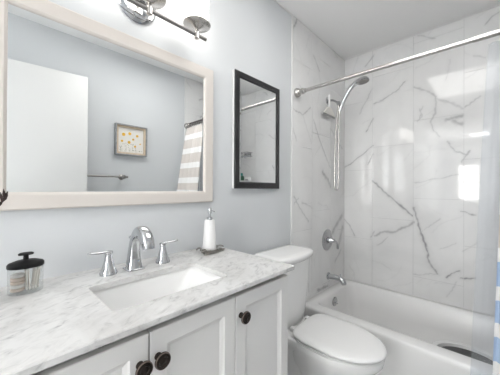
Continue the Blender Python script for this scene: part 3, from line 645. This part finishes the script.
# ================================================================== curtain rod, curtain, liner
RY, RZ0 = 1.502, 1.858
rd = thing('curtain_rod', 'brushed nickel shower curtain rod spanning the tub alcove', 'curtain rod', (W/2, RY, RZ0))
MB().tube([(TF+.02, RY, RZ0), (.955, RY, RZ0)], .0115, 16).build('rod', 'nickel', rd)
MB().tube([(.938, RY, RZ0), (W-TF-.02, RY, RZ0)], .0135, 16).build('outer_tube', 'nickel', rd)
for x, s in ((TF, 1), (W-TF, -1)):
    MB().lathe([(.031, 0), (.032, s*.010), (.026, s*.024), (.019, s*.032), (.0185, s*.046), (.021, s*.048), (.021, s*.056), (.0145, s*.060), (.0145, s*.075)], (x, RY, RZ0), 'X', 24).build('end_cap', 'nickel', rd)
def drape(name, m, xa0, xa1, xb0, xb1, z0, z1, y, amp, waves, thick, ph=0, nx=120, nz=24, parent=None, lean=0):
    bm = bmesh.new(); G = []
    for k in range(nz+1):
        q = k/nz; z = z1+(z0-z1)*q; row = []
        for i in range(nx+1):
            t = i/nx; xt, xb = xa0+(xa1-xa0)*t, xb0+(xb1-xb0)*t; e = q**.85
            a = amp*(.55+.45*q); yy = y+lean*min(1, q*2.0)**.8+a*math.sin(2*math.pi*waves*t+ph+.5*math.sin(3*q))+.3*a*math.sin(2*math.pi*waves*2.3*t+1.7*q)
            row.append(bm.verts.new((xt+(xb-xt)*e+.25*a*math.sin(2*math.pi*waves*2*t+ph), yy, z)))
        G.append(row)
    for a, c in zip(G[:-1], G[1:]):
        for i in range(nx): bm.faces.new((a[i], a[i+1], c[i+1], c[i]))
    if thick: bmesh.ops.solidify(bm, geom=list(bm.faces), thickness=thick)
    mb = MB(); mb.bm.free(); mb.bm = bm; return mb.build(name, m, parent, angle=80)
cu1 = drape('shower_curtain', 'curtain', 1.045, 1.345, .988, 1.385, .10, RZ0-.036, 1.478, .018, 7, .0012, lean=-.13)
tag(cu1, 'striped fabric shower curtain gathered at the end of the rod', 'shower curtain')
cu2 = drape('curtain_liner', 'liner', .984, 1.35, .914, 1.385, .12, RZ0-.026, 1.528, .013, 9, 0, ph=1.2)
tag(cu2, 'clear vinyl shower liner hanging between the striped curtain and the tub', 'shower liner')
rk = None
for i in range(11):
    x = 1.045+.0305*i
    if rk is None:
        rk = thing('curtain_ring', 'dark beaded curtain ring threaded on the nickel curtain rod', 'curtain ring', (x, RY, RZ0), 'curtain rings on the rod')
        MB().torus((x, RY, RZ0-.008), .026, .0022, 'X', 24, 8).build('ring', 'bronze', rk)
        bd = MB()
        for k in range(5):
            a = math.radians(40+25*k); bd.ball((x, RY+.026*math.cos(a), RZ0-.008+.026*math.sin(a)), .0062, u=10, v=7)
        bd.build('beads', 'bronze', rk)
    else:
        c = rk.copy(); COL.objects.link(c); c.location.x = x
        for ch in rk.children:
            d = ch.copy(); COL.objects.link(d); d.parent = c

# ================================================================== opposite wall, seen in the mirrors
tbr = thing('towel_bar', 'satin nickel towel bar on the blue-grey wall, partly behind the open door', 'towel bar', (W, .6, 1.287))
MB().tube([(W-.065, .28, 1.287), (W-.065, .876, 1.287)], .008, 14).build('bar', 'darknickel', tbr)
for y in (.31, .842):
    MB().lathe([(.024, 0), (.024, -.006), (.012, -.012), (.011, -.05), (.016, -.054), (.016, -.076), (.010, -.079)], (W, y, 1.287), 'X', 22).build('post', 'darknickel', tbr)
pa = thing('framed_art', 'framed print of yellow flowers on the wall beside the open door', 'picture', (W, .921, 1.483))
PY0, PY1, PZ0, PZ1 = .783, 1.059, 1.483, 1.755
fr_ = MB()
for a in ((PY0, PY0+.010, PZ0, PZ1), (PY1-.010, PY1, PZ0, PZ1), (PY0+.010, PY1-.010, PZ0, PZ0+.010), (PY0+.010, PY1-.010, PZ1-.010, PZ1)): fr_.box(W-.040, W-.001, *a)
fr_.build('frame', 'greywood', pa, smooth=False)
fi = MB()
for a in ((PY0+.010, PY0+.026, PZ0+.010, PZ1-.010), (PY1-.026, PY1-.010, PZ0+.010, PZ1-.010), (PY0+.026, PY1-.026, PZ0+.010, PZ0+.026), (PY0+.026, PY1-.026, PZ1-.026, PZ1-.010)): fi.box(W-.026, W-.002, *a)
fi.build('inner_frame', 'wood', pa, smooth=False)
ft = MB(); rng = random.Random(9); ft.box(W-.012, W-.003, PY0+.026, PY1-.026, PZ0+.026, PZ1-.026)
for q, h, r in ((.27, .68, .0150), (.46, .73, .0135), (.70, .68, .012), (.57, .55, .010), (.44, .44, .0135), (.63, .32, .010), (.22, .46, .0105), (.80, .42, .007)):
    ft.lathe([(r, -.0123), (r*.9, -.0128), (r*.2, -.013)], (W, PY0+q*(PY1-PY0), PZ0+h*(PZ1-PZ0)), 'X', 14, 1)
for k in range(44):
    y, z = PY0+rng.uniform(.15, .85)*(PY1-PY0), PZ0+rng.uniform(.15, .40)*(PZ1-PZ0)
    if k % 4 == 0: ft.box(W-.0125, W-.0119, y-.0008, y+.0008, PZ0+.032, z, mi=2)
    else: ft.lathe([(.0034, -.0122), (.002, -.0126)], (W, y, z), 'X', 8, 2)
ft.build('print', ['paper', 'yellow', 'stemgrey'], pa, smooth=False)

# shelf and bottles at the far end of the tub, seen only in the cabinet mirror
def wire_shelf(name, label, x0, x1, z):
    t = thing(name, label, 'shelf', ((x0+x1)/2, D, z))
    m = MB()
    for k in range(7): m.tube([(x0+(x1-x0)*k/6, D-.005, z), (x0+(x1-x0)*k/6, D-.10, z)], .003, 8)
    m.build('wires', 'chrome', t)
    r = MB()
    for zz in (z, z+.045): r.tube([(x0, D-.004, zz), (x0, D-.10, zz), (x1, D-.10, zz), (x1, D-.004, zz)], .0045, 8)
    r.build('rail', 'chrome', t); MB().box(x0+.02, x1-.02, D-.004, D-.0005, z-.01, z+.055, .002).build('mount', 'chrome', t); return t
wire_shelf('soap_shelf', 'small chrome soap shelf on the marble wall above the bottle shelf', 1.20, 1.36, 1.59)
wire_shelf('bottle_shelf', 'chrome wire shelf on the marble wall holding two bottles', 1.10, 1.39, 1.225)
bt = thing('shampoo_bottle', 'teal shampoo bottle on the chrome wire shelf', 'bottle', (1.33, D-.06, 1.229))
MB().lathe([(.030, 0), (.032, .004), (.032, .10), (.026, .118), (.013, .122)], (1.33, D-.06, 1.2285), 'Z', 24).build('bottle_body', 'green', bt)
MB().lathe([(.016, .122), (.016, .152), (.013, .155)], (1.33, D-.06, 1.2285), 'Z', 20).build('cap', 'teal', bt)
b2 = thing('lotion_bottle', 'squat white lotion bottle with a grey label on the chrome wire shelf', 'bottle', (1.22, D-.06, 1.229))
MB().loft([rrect(1.18, 1.26, D-.082, D-.038, .015, 1.2285), rrect(1.178, 1.262, D-.084, D-.036, .018, 1.235), rrect(1.178, 1.262, D-.084, D-.036, .018, 1.32), rrect(1.19, 1.25, D-.078, D-.042, .015, 1.335), rrect(1.205, 1.235, D-.07, D-.05, .008, 1.338)]).build('bottle_body', 'plastic', b2, angle=40)
MB().box(1.195, 1.245, D-.0846, D-.0835, 1.25, 1.305).build('label_patch', 'greyrubber', b2, smooth=False)
